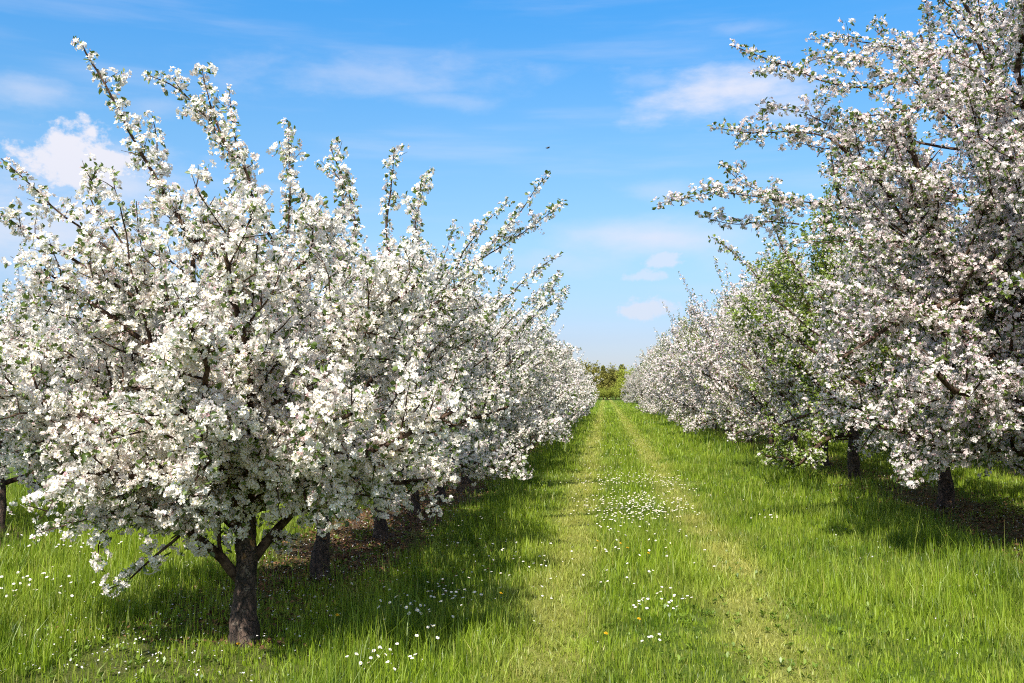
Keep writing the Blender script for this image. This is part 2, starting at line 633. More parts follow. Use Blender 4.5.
# --- nearest tree of the left row
bA = on_ground(243, 640)
YA = bA[1]
exA = [
    (drawn_from(bA, YA - 0.1, [(245, 420), (235, 330), (205, 262), (175, 215), (140, 160), (112, 105), (77, 47)], -0.2), 0.022, 2, 0.2, 8),
    (drawn_from(bA, YA + 0.1, [(290, 330), (280, 255), (250, 190), (222, 135), (196, 100), (175, 84), (147, 74)], 0.1), 0.014, 2, 0.2, 9),
    (drawn_from(bA, YA + 0.1, [(228, 150), (212, 108), (202, 66)], 0.1), 0.010, 2, 0.1, 9),
    (drawn_from(bA, YA + 0.0, [(246, 180), (230, 130), (226, 90)], 0.2), 0.009, 2, 0.1, 9),
    (drawn_from(bA, YA + 0.3, [(275, 300), (288, 220), (284, 170), (283, 118)], 0.1), 0.010, 2, 0.2, 9),
    (drawn_from(bA, YA + 0.4, [(300, 290), (350, 220), (345, 180), (330, 150)], 0.2), 0.013, 2, 0.3, 7),
    (drawn_from(bA, YA + 0.2, [(170, 215), (158, 175), (150, 118), (190, 135)][:3], 0.2), 0.010, 2, 0.1, 8),
    (drawn_from(bA, YA - 0.3, [(200, 330), (120, 260), (60, 215), (0, 160)], -0.2), 0.013, 2, 0.15, 5),
    (drawn_from(bA, YA - 0.2, [(150, 280), (108, 225), (84, 190), (100, 163)], 0.1), 0.010, 2, 0.2, 5),
    (drawn_from(bA, YA - 0.3, [(140, 300), (60, 255), (20, 225), (-10, 205)], -0.2), 0.014, 2, 0.2, 5),
    # wide side boughs
    (drawn_from(bA, YA, [(240, 530), (180, 470), (95, 435), (5, 425)], -0.4), 0.040, 1, 0.2, 2),
    (drawn_from(bA, YA, [(243, 500), (165, 410), (70, 355), (-30, 335)], 0.2), 0.038, 1, 0.2, 3),
    (drawn_from(bA, YA, [(243, 510), (225, 455), (200, 425), (190, 405)], -1.35), 0.036, 1, 0.2, 4),
    (drawn_from(bA, YA, [(243, 505), (280, 445), (320, 420), (350, 405)], -1.15), 0.036, 1, 0.2, 5),
    (drawn_from(bA, YA, [(243, 510), (310, 465), (375, 445), (420, 440)], -0.2), 0.036, 1, 0.2, 6),
    (drawn_from(bA, YA, [(240, 530), (200, 490), (130, 475), (60, 478)], -0.9), 0.036, 1, 0.2, 7),
    # low limbs off the trunk
    (drawn_from(bA, YA, [(240, 578), (215, 550), (188, 528), (150, 505), (95, 480)], -0.5), 0.036, 1, 0.3, 0),
    (drawn_from(bA, YA, [(250, 566), (272, 540), (296, 512), (330, 470), (360, 430)], 0.2), 0.036, 1, 0.3, 1),
    (drawn_from(bA, YA - 0.25, [(188, 528), (165, 545), (140, 566), (122, 585), (108, 586)], -0.15), 0.012, 2, 0.35, 0),
    (drawn_from(bA, YA - 0.45, [(150, 505), (110, 515), (60, 528), (38, 535)], -0.2), 0.010, 2, 0.2, 0),
    (drawn_from(bA, YA - 0.45, [(120, 500), (100, 530), (96, 560), (104, 572)], -0.2), 0.008, 2, 0.2, 0),
    (drawn_from(bA, YA - 0.25, [(330, 470), (345, 500), (322, 512)], -0.2), 0.008, 2, 0.1, 1),
    (drawn_from(bA, YA - 0.3, [(240, 470), (228, 520), (238, 535)], -0.3), 0.006, 2, 0.5, 1),
]
tA = Tree(11, H=3.02, Rc=1.72, lean=(-0.30, -0.08), zb=0.76, droop=0.2, trunk_top=1.45, r0=0.080, n_limb=16, zfork=0.80, elmax=62, shoots=0.035, explicit=exA, spur=0.047, sp2=0.080, sp3=0.095, len2=0.72)
oA = tA.build(NAME, M_PETAL, M_LEAF, 0, flowers=7, leaves=2.0, leaf_size=0.042, fsize=0.024, pink=0.045)
oA.location = bA
tag(oA, 'nearest white blossoming apple tree at the near end of the left row', 'tree', 'apple trees of the left row')

# --- next ones down the left row
YB, YC, YD = 8.15, 10.3, 12.4
bB, bC, bD = np.array([LX, YB, 0]), np.array([LX + .02, YC, 0]), np.array([LX - .03, YD, 0])
exB = [
    (drawn_from(bB, YB, [(400, 300), (385, 240), (392, 195), (396, 145)], 0.1), 0.014, 2, 0.3, 8),
    (drawn_from(bB, YB - 0.2, [(390, 330), (420, 250), (415, 205), (432, 172)], 0.1), 0.013, 2, 0.3, 7),
    (drawn_from(bB, YB + 0.1, [(350, 260), (355, 205), (343, 180), (322, 160)], 0.1), 0.011, 2, 0.2, 8),
]
exC = [
    (drawn_from(bC, YC - 0.2, [(430, 330), (480, 260), (518, 215), (548, 172)], -0.4), 0.014, 2, 0.2, 6),
    (drawn_from(bC, YC - 0.3, [(480, 260), (530, 225), (562, 202)], -0.2), 0.010, 2, 0.2, 6),
    (drawn_from(bC, YC, [(440, 300), (465, 245), (490, 215), (508, 198)], 0.1), 0.012, 2, 0.2, 6),
]
exD = [
    (drawn_from(bD, YD, [(470, 340), (520, 285), (545, 262), (560, 255)], 0), 0.014, 2, 0.3, 6),
    (drawn_from(bD, YD - .2, [(470, 370), (520, 330), (548, 300), (558, 275)], 0), 0.012, 2, 0.3, 6),
]
tB = Tree(23, H=3.1, Rc=1.75, zb=0.66, droop=0.5, trunk_top=1.5, r0=0.074, n_limb=13, zfork=0.62, sp2=0.105, sp3=0.12, lean=(0.15, 0), explicit=exB, shoots=0.035, spur=0.05)
tC = Tree(37, H=3.3, Rc=1.85, zb=0.55, droop=0.6, trunk_top=1.5, r0=0.074, n_limb=13, zfork=0.62, sp2=0.105, sp3=0.12, lean=(0.2, 0), explicit=exC, shoots=0.05, spur=0.052)
tD = Tree(41, H=3.3, Rc=1.85, zb=0.5, droop=0.8, trunk_top=1.5, r0=0.074, n_limb=13, zfork=0.58, sp2=0.105, sp3=0.12, lean=(0.2, 0), explicit=exD, shoots=0.08, spur=0.055)
oB = tB.build(NAME, M_PETAL, M_LEAF, 0, flowers=5, leaves=2.0, leaf_size=0.046, fsize=0.0255, pink=0.07)
oC = tC.build(NAME, M_PETAL, M_LEAF, 1, flowers=5, leaves=2.1, leaf_size=0.048, fsize=0.026, pink=0.08)
oD = tD.build(NAME, M_PETAL, M_LEAF, 1, flowers=5, leaves=2.1, leaf_size=0.048, fsize=0.026, pink=0.08)
for o, b, l in ((oB, bB, 'second apple tree of the left row, its slim trunk right behind the nearest trunk'),
                (oC, bC, 'third apple tree of the left row, one long flowering shoot reaching over the grass path'),
                (oD, bD, 'fourth apple tree of the left row, on brown bare soil beside the shaded grass')):
    o.location = b
    tag(o, l, 'tree', 'apple trees of the left row')

# --- far versions (one flower = one small bent petal card, thousands per crown)
farL = []
for sd in (51, 52, 53):
    t = Tree(sd, H=3.5, Rc=1.85, zb=0.38, trunk_top=1.5, r0=0.074, n_limb=13, zfork=0.55, lean=(0.15, 0), shoots=0.08, spur=0.075, sp2=0.13, sp3=0.14)
    farL.append(t.build(NAME, M_PETAL, M_LEAF, 2, flowers=5, leaves=2.0, fsize=0.033, pink=0.10, split_limbs=False, leaf_size=0.06))
farR = []
for sd, bl, lf in ((61, 1.0, 2.4), (62, 0.95, 3.2), (63, 0.75, 4.5)):
    t = Tree(sd, H=5.2, Rc=2.6, zb=0.36, trunk_top=1.9, r0=0.105, n_limb=17, zfork=0.6, shoots=0.08, spur=0.085, sp2=0.15, sp3=0.155, len2=1.05)
    farR.append(t.build(NAME, M_PETAL_PINK, M_LEAF if bl == 1 else M_LEAF_FRESH, 2, flowers=5, leaves=lf, fsize=0.034, pink=0.14, split_limbs=False, leaf_size=0.065, bloom=bl))

rng = np.random.default_rng(5)
used = set()


def place(proto, x, y, rz, sc, label, group):
    if proto.name not in used and proto in farL + farR:
        used.add(proto.name)
        o = proto
    else:
        o = copy_tree(proto)
    o.location = (x, y, 0)
    o.rotation_euler = (0, 0, rz)
    o.scale = (sc, sc, sc * rng.uniform(0.97, 1.05))
    tag(o, label, 'tree', group)
    return o


ordinal = {4: 'fifth', 5: 'sixth', 6: 'seventh', 7: 'eighth', 8: 'ninth', 9: 'tenth'}
y = YD + 2.15
i = 4
while y < 67:
    x = LX + rng.normal(0, 0.08)
    if i <= 9:
        lab = ordinal[i] + ' white blossoming apple tree along the left row, counted from its near end'
        proto = (oB, oC, oD)[(i + 1) % 3] if i <= 8 else farL[i % 3]
    else:
        lab = 'small distant white apple tree merged into the far half of the left row'
        proto = farL[i % 3]
    place(proto, x, y, rng.choice([0.35, -0.4, 0.1, 2.9, -2.7, 1.3]), rng.uniform(0.97, 1.08), lab, 'apple trees of the left row')
    y += 2.15 + rng.normal(0, 0.08)
    i += 1

# --- second left row, seen past the near end of the first
y, i = 10.4, 0
while y < 40:
    lab = ('apple tree of the outer left row, its dark trunk at the left picture edge' if i == 0 else
           'apple tree of the outer left row, mostly hidden behind the nearest white trees')
    place(farL[i % 3] if i else oD, -6.75 + rng.normal(0, 0.08), y, rng.uniform(0, 6.28), 0.86 if i == 0 else 0.95, lab, 'apple trees of the outer left row')
    y += 2.3
    i += 1

# --- right row: taller trees, further apart
bR1 = np.array([RX + .02, 10.45, 0])
YR = 10.45
exR1 = [
    (drawn_from(bR1, YR, [(1050, 440), (1024, 396), (992, 362), (966, 325), (945, 275), (925, 210), (905, 130)], -0.6), 0.085, 1, 0.3, 0),
    (drawn_from(bR1, YR - .2, [(1040, 310), (1000, 285), (940, 305), (880, 330), (830, 362)], -0.8), 0.045, 1, 0.3, 1),
    (drawn_from(bR1, YR - .3, [(990, 360), (950, 385), (915, 400), (880, 425)], -0.6), 0.035, 1, 0.3, 1),
    (drawn_from(bR1, YR - .4, [(1040, 200), (985, 70), (945, 45), (905, 82), (870, 92), (820, 82), (775, 62), (732, 47)], -0.5), 0.024, 2, 0.4, 2, 2.6),
    (drawn_from(bR1, YR - .4, [(930, 60), (880, 45), (840, 42), (812, 40)], -0.3), 0.012, 2, 0.1, 2, 2.6),
    (drawn_from(bR1, YR - .5, [(905, 82), (860, 60), (830, 55), (795, 70)], -0.2), 0.010, 2, 0.1, 2, 2.6),
    (drawn_from(bR1, YR - .3, [(960, 150), (900, 138), (850, 145), (800, 133), (760, 136), (715, 131)], -0.5), 0.018, 2, 0.35, 3, 2.6),
    (drawn_from(bR1, YR - .3, [(860, 145), (815, 115), (785, 108), (757, 107)], -0.3), 0.010, 2, 0.1, 3, 2.6),
    (drawn_from(bR1, YR - .2, [(930, 260), (870, 215), (820, 205), (770, 203), (715, 193), (660, 205)], -0.6), 0.014, 2, 0.2, 4, 2.6),
    (drawn_from(bR1, YR - .4, [(790, 205), (758, 190), (738, 180), (722, 163)], -0.2), 0.009, 2, 0.1, 4, 2.6),
    (drawn_from(bR1, YR - .3, [(800, 225), (760, 222), (728, 226), (700, 214)], -0.3), 0.010, 2, 0.1, 4, 2.6),
    (drawn_from(bR1, YR - .3, [(890, 290), (862, 250), (840, 195), (832, 150)], -0.4), 0.020, 2, 0.1, 4, 2.6),
    (drawn_from(bR1, YR - .3, [(940, 120), (935, 60), (925, 20), (922, -10)], 0), 0.014, 2, 0.2, 2, 2.6),
    (drawn_from(bR1, YR - .5, [(1045, 260), (960, 195), (895, 168), (838, 172)], -0.7), 0.022, 2, 0.25, 3, 3.2),
    (drawn_from(bR1, YR - .4, [(1050, 340), (960, 265), (880, 240), (795, 248)], -0.7), 0.022, 2, 0.25, 4, 3.2),
    (drawn_from(bR1, YR - .4, [(1035, 130), (970, 90), (900, 112), (848, 116)], -0.5), 0.020, 2, 0.2, 2, 3.2),
    (drawn_from(bR1, YR - .3, [(1030, 90), (990, 35), (950, 10), (918, -25)], -0.3), 0.020, 2, 0.2, 2, 3.2),
    (drawn_from(bR1, YR - .6, [(1040, 220), (985, 150), (940, 110), (900, 60)], -0.6), 0.020, 2, 0.2, 2, 3.2),
    (drawn_from(bR1, YR - .7, [(1050, 300), (1000, 220), (985, 150), (970, 90)], -0.5), 0.020, 2, 0.2, 2, 3.2),
    (drawn_from(bR1, YR - .5, [(1050, 380), (950, 320), (870, 290), (815, 285)], -0.7), 0.022, 2, 0.25, 4, 3.2),
]
tR1 = Tree(71, H=6.7, Rc=3.0, vase=True, elmax=58, zb=0.88, droop=0.4, trunk_top=2.2, r0=0.15, n_limb=20, zfork=0.9, lean=(-0.5, 0), shoots=0.06, explicit=exR1, spur=0.058, sp2=0.12, sp3=0.13, len2=1.05)
oR1 = tR1.build(NAME, M_PETAL_PINK, M_LEAF, 1, flowers=6, leaves=2.5, leaf_size=0.05, fsize=0.026, pink=0.15)
oR1.location = bR1
tag(oR1, 'tall blush-white apple tree at the right picture edge with long boughs spread against the sky', 'tree', 'apple trees of the right row')

tR0 = Tree(75, H=5.6, Rc=2.25, zb=0.85, droop=0.5, trunk_top=2.0, r0=0.15, n_limb=12, zfork=0.9, shoots=0.07, spur=0.06, sp2=0.15, sp3=0.14, len2=1.0)
oR0 = tR0.build(NAME, M_PETAL_PINK, M_LEAF_FRESH, 1, flowers=5, leaves=4.5, fsize=0.026, pink=0.13)
oR0.location = (RX - 0.1, 6.2, 0)
tag(oR0, 'closest right-hand apple tree, only its outer sprays reaching in at the right picture edge', 'tree', 'apple trees of the right row')

bR2 = np.array([RX + .0, 14.0, 0])
exR2 = [
    (drawn_from(bR2, 14.0, [(850, 330), (790, 270), (765, 215), (755, 190)], -.5), 0.02, 2, 0.3, 5),
    (drawn_from(bR2, 14.0, [(850, 360), (780, 310), (740, 262), (708, 240)], -.5), 0.02, 2, 0.3, 5),
]
tR2 = Tree(77, H=4.9, Rc=2.45, zb=0.48, droop=0.9, trunk_top=1.9, r0=0.112, n_limb=17, zfork=0.75, lean=(-0.2, 0), shoots=0.07, explicit=exR2, spur=0.066, sp2=0.13, sp3=0.135, len2=1.0)
oR2 = tR2.build(NAME, M_PETAL_PINK, M_LEAF_FRESH, 1, flowers=5, leaves=3.4, leaf_size=0.05, fsize=0.026, pink=0.16)
oR2.location = bR2
tag(oR2, 'apple tree of the right row whose dark trunk shows above brown litter in the shade', 'tree', 'apple trees of the right row')

tG = Tree(83, H=5.2, Rc=2.5, zb=0.4, trunk_top=1.9, r0=0.112, n_limb=17, zfork=0.62, lean=(-0.25, 0), shoots=0.12, spur=0.066, sp2=0.13, sp3=0.13, len2=1.0)
oG = tG.build(NAME, M_PETAL_PINK, M_LEAF_FRESH, 1, flowers=4, leaves=6.0, fsize=0.026, pink=0.10, bloom=0.52, leaf_size=0.064)
oG.location = (RX - .2, 17.9, 0)
oG.rotation_euler.z = 0.4
tag(oG, 'greener apple tree in the middle of the right row with more fresh leaves than blossom', 'tree', 'apple trees of the right row')

ys = [21.2, 24.4, 27.9, 31.5, 35.0, 38.5, 42.0, 45.6, 49.1, 52.6, 56.0, 59.5, 63.0, 66.4, 70.0, 73.4, 77.0, 80.3, 118.0, 122.0, 126.5, 131.0]
for k, y in enumerate(ys):
    if k == 0:
        p, lab = oR2, 'blush-white apple tree just past the greener tree in the right row'
    elif k == 1:
        p, lab = oR2, 'second apple tree past the greener tree in the right row'
    elif k == 2:
        p, lab = farR[0], 'third apple tree past the greener tree in the right row'
    elif y < 100:
        p, lab = farR[(0, 1, 2, 1, 0, 2, 1)[k % 7]], 'distant blush-white apple tree merged into the far half of the right row'
    else:
        p, lab = farR[(2, 0, 1, 0)[k % 4]], 'tiny far apple tree beyond the gap at the end of the right row'
    place(p, RX + rng.normal(0, 0.08) - (0.35 if y > 100 else 0), y, rng.uniform(0, 6.28), rng.uniform(0.97, 1.06) if y < 100 else 0.85, lab, 'apple trees of the right row')
for k, y in enumerate((8.9, 12.4, 16, 19.5, 23, 26.5, 30, 33.5, 37)):
    place(farR[k % 3], 8.3 + rng.normal(0, .1), y, rng.uniform(0, 6.28), 0.95, 'apple tree of the outer right row, glimpsed through the shade under the right row', 'apple trees of the outer right row')
for k, o in enumerate(farL + farR):
    if o.name not in used:
        for ch in list(o.children):
            bpy.data.objects.remove(ch)
        bpy.data.objects.remove(o)

# ---------------------------------------------------------------- far wood behind the orchard
def wood_mat(name, a, b):
    return leafy(name, lambda g: g.mix(island(g), (*a, 1), (*b, 1)), 0.3)


M_WOOD = [wood_mat('dark_wood_leaf', (0.13, 0.125, 0.03), (0.27, 0.255, 0.065)),
          wood_mat('spring_wood_leaf', (0.19, 0.22, 0.03), (0.33, 0.36, 0.07)),
          wood_mat('conifer_needle', (0.06, 0.08, 0.025), (0.13, 0.15, 0.045))]


def far_tree(name, seed, h, r, kind, label, cat, group):
    rg = np.random.default_rng(seed)
    root = empty(name)
    zt = h * (0.95 if kind == 2 else 0.75)
    n = 7
    p = np.column_stack([np.cumsum(rg.normal(0, .03, n)), np.cumsum(rg.normal(0, .03, n)), np.linspace(-.05, zt, n)])
    ts = [tube(p, np.linspace(h * .022, h * .006, n), 7)]
    cl = []
    if kind == 2:
        for k in range(26):
            f = 0.12 + 0.86 * k / 26
            rr = r * (1 - f) * 1.05 + 0.1
            for q in range(6):
                a = rg.uniform(0, 6.28)
                tip = np.array([math.cos(a) * rr, math.sin(a) * rr, h * f - rr * 0.25])
                for s_ in np.linspace(.2, 1, 4):
                    cl.append((np.array([0, 0, h * f]) * (1 - s_) + tip * s_, 0.12 * r))
    else:
        for k in range(30):
            f = rg.uniform(0.08, 0.95)
            a = rg.uniform(0, 6.28)
            st = np.array([0, 0, zt * f * 0.8 + 0.3])
            el = rg.uniform(0.2, 1.2)
            L = r * rg.uniform(.7, 1.1)
            en = st + L * np.array([math.cos(a) * math.cos(el), math.sin(a) * math.cos(el), math.sin(el) * 1.1])
            en[2] = min(en[2], h)
            ts.append(tube(np.linspace(st, en, 4), np.linspace(h * .009, h * .002, 4), 4))
            for s_ in np.linspace(.45, 1, 5):
                cl.append((st * (1 - s_) + en * s_ + rg.normal(0, .12 * r, 3), r * rg.uniform(.16, .3)))
    v, f = merge(ts)
    np_mesh('trunk', v, f, M_TWIG, root, smooth=True)
    C = np.array([c for c, _ in cl])
    S = np.array([s_ for _, s_ in cl])
    m = 34 if kind != 2 else 12
    P = np.repeat(C, m, 0) + rg.normal(0, 1, (len(C) * m, 3)) * np.repeat(S, m)[:, None] * 0.6
    N = unit(rg.normal(size=P.shape))
    u, w = frames(rg, N)
    sz = (h * 0.027 * rg.uniform(.6, 1.3, len(P)))[:, None]
    V = np.stack([P - u * sz, P + w * sz * .6, P + u * sz, P - w * sz * .6], 1)
    np_mesh('crown', V.reshape(-1, 3), np.arange(len(P) * 4).reshape(-1, 4), M_WOOD[kind], root)
    return tag(root, label, cat, group)


wood = {}
for key, (h, r, kind) in {'broad': (8.5, 3.2, 0), 'spring': (7.0, 2.8, 1), 'fir': (9.0, 1.9, 2), 'bush': (3.6, 2.2, 1)}.items():
    wood[key] = far_tree({'broad': 'broadleaf_tree', 'spring': 'broadleaf_tree', 'fir': 'fir_tree', 'bush': 'green_bush'}[key], 200 + len(wood), h, r, kind, '', 'tree' if key != 'bush' else 'bush', 'far woodland trees')
wused = set()
wl = {'broad': 'olive-brown broadleaf tree in the wood closing the far end of the path',
      'spring': 'yellow-green broadleaf tree in the wood closing the far end of the path',
      'fir': 'dark pointed fir tree rising from the wood at the far end of the path',
      'bush': 'light green bush beside the far end of the path'}
for key, x, y, s_ in [('broad', -13, 205, 1.0), ('broad', -9.0, 207, .95), ('fir', -6.6, 212, .92), ('broad', -4.8, 206, .95), ('broad', -2.2, 203, .9), ('fir', -.4, 210, .82),
                      ('broad', .4, 200, .78), ('broad', 2.2, 206, .86), ('fir', 3.6, 214, .86), ('spring', 4.4, 200, .95), ('spring', 7.2, 204, 1.0), ('broad', 9.6, 208, .9), ('fir', 8.2, 214, .9), ('spring', 12.5, 203, 1.0), ('broad', 16, 206, 1.0),
                      ('bush', 3.2, 152, .8), ('bush', 5.2, 150, 1.0), ('bush', 7.6, 154, 1.0), ('spring', 6.2, 165, .75), ('spring', 3.6, 172, .66), ('bush', -6.5, 192, .75), ('bush', -3.6, 196, .7), ('bush', -1.2, 193, .6), ('bush', 1.0, 195, .7), ('bush', 3.0, 192, .65), ('bush', 5.0, 190, .75), ('bush', 8.0, 193, .8), ('bush', -9.5, 195, .8), ('broad', 20, 205, 1.0), ('broad', -18, 206, 1.0), ('broad', -23, 206, 1.05), ('broad', 25, 207, 1.05)]:
    if key in wused:
        o = copy_tree(wood[key])
    else:
        o = wood[key]
        wused.add(key)
    o.location = (x, y, 0)
    o.rotation_euler.z = (x * 7.3 + y) % 6.28
    o.scale = (s_, s_, s_)
    o['label'] = wl[key]
    o['group'] = {'broad': 'olive-brown trees of the far wood', 'spring': 'yellow-green trees of the far wood', 'fir': 'firs of the far wood', 'bush': 'bushes at the far end of the path'}[key]


#GROUND
# ---------------------------------------------------------------- ground
def sines(x, y, seed, freq):
    rg = np.random.default_rng(seed)
    s = 0
    for k in range(7):
        a = rg.uniform(0, 2 * PI)
        f = freq * rg.uniform(0.5, 2.0)
        s = s + np.sin((x * math.cos(a) + y * math.sin(a)) * f + rg.uniform(0, 6.28))
    return s / 2.6         # about -1..1


def gauss(v, c, w):
    return np.exp(-((v - c) / w) ** 2)


def zones(x, y):
    """how bare, how worn and how tall the sward is at a place"""
    n1, n2 = sines(x, y, 1, 3.0), sines(x, y, 2, 1.1)
    fade = np.clip((y - 6.8) / 2.5, 0, 1)
    soil = gauss(x, LX - .25 + 0.15 * n2, 0.8) * (0.35 + 0.65 * fade) + (0.62 + 0.3 * np.clip((17 - y) / 4, 0, 1)) * gauss(x, RX + .25 + 0.15 * n2, 0.85) + gauss(x, -6.75, .6) * .6 + 0.6 * gauss(x, 8.3, .8)
    soil = np.clip(soil * (1.25 + 0.5 * n1), 0, 1)
    track = np.maximum(gauss(x, -0.36 + .05 * n2, 0.27), gauss(x, 1.08 + .05 * n2, 0.27))
    edge = np.maximum(gauss(x, -1.4, 0.3), gauss(x, 3.35, 0.5))
    h = 0.080 + 0.018 * n1 + 0.022 * n2 + 0.014 * sines(x, y, 11, 9) - 0.052 * track + 0.085 * edge * (0.6 + .4 * n1) - 0.03 * soil
    h = np.where(x < -3.2, 0.12 + 0.02 * n1, h)
    return soil, track, edge, np.clip(h, 0.035, 0.3)


def ground_mat():
    m, nt, out = new_mat('meadow_ground')
    g = NT(nt)
    pos = g.n('ShaderNodeNewGeometry').outputs['Position']
    sx = g.n('ShaderNodeSeparateXYZ')
    nt.links.new(pos, sx.inputs[0])
    x, y = sx.outputs[0], sx.outputs[1]
    big = g.noise(pos, 0.9, 3)
    mid = g.noise(pos, 5, 4)
    fine = g.noise(pos, 60, 4, 0.7)
    c = g.mix(g.smooth(fine, 0.3, 0.7), (0.03, 0.06, 0.006, 1), (0.11, 0.16, 0.016, 1))
    c = g.mix(g.math('MULTIPLY', g.smooth(mid, 0.45, 0.7), 0.5), c, (0.15, 0.18, 0.045, 1))

    def band(c0, w, jit=0.25):
        d = g.math('ABSOLUTE', g.math('SUBTRACT', g.math('ADD', x, g.math('MULTIPLY', g.math('SUBTRACT', big, 0.5), jit)), c0))
        return g.smooth(d, w, w * 0.25)
    tr = g.math('MAXIMUM', band(-0.36, 0.42), band(1.08, 0.45))
    c = g.mix(g.math('MULTIPLY', tr, 0.75), c, g.mix(g.smooth(fine, 0.3, 0.7), (0.17, 0.18, 0.03, 1), (0.33, 0.32, 0.085, 1)))
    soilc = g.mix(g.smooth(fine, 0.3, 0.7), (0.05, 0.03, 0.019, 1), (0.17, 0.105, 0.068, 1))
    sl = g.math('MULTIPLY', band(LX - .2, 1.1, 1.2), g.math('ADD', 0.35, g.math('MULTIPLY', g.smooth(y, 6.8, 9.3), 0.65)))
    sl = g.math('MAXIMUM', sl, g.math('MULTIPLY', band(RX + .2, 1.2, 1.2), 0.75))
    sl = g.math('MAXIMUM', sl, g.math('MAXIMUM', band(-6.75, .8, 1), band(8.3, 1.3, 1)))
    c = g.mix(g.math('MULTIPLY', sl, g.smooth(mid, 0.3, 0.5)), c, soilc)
    b = g.n('ShaderNodeBsdfPrincipled')
    g.put(b.inputs['Base Color'], c)
    b.inputs['Roughness'].default_value = 1.0
    b.inputs['Specular IOR Level'].default_value = 0.1
    bp = g.n('ShaderNodeBump')
    bp.inputs['Strength'].default_value = 0.8
    bp.inputs['Distance'].default_value = 0.04
    nt.links.new(fine, bp.inputs['Height'])
    nt.links.new(bp.outputs[0], b.inputs['Normal'])
    nt.links.new(b.outputs[0], out.inputs[0])
    return m


xs = np.concatenate([[-1500, -400, -100, -40], np.linspace(-14, 16, 61), [40, 100, 400, 1500]])
yy = np.concatenate([[-600, -100, -20], np.linspace(-4, 60, 129), np.linspace(64, 240, 45), [400, 900, 2500]])
gx, gy = np.meshgrid(xs, yy)
near = (np.abs(gx) < 20) & (gy < 240) & (gy > -10)
gz = np.where(near, 0.018 * sines(gx, gy, 9, 0.9), 0)
i, j = np.meshgrid(np.arange(len(yy) - 1), np.arange(len(xs) - 1), indexing='ij')
a = i * len(xs) + j
q = np.stack([a, a + 1, a + 1 + len(xs), a + len(xs)], -1).reshape(-1, 4)
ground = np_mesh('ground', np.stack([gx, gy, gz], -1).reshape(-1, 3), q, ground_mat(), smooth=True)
tag(ground, 'meadow ground of the orchard', None, None, 'structure')


# ---------------------------------------------------------------- grass
def grass_col(g):
    r, dry = g.attr('tone'), g.attr('dry')
    c = g.mix(r, (0.052, 0.110, 0.006, 1), (0.275, 0.385, 0.022, 1))
    return g.mix(dry, c, (0.46, 0.43, 0.12, 1))


M_GRASS = leafy('grass_blade', grass_col, 0.42, 0.02, (1.15, 1.1, 0.5))


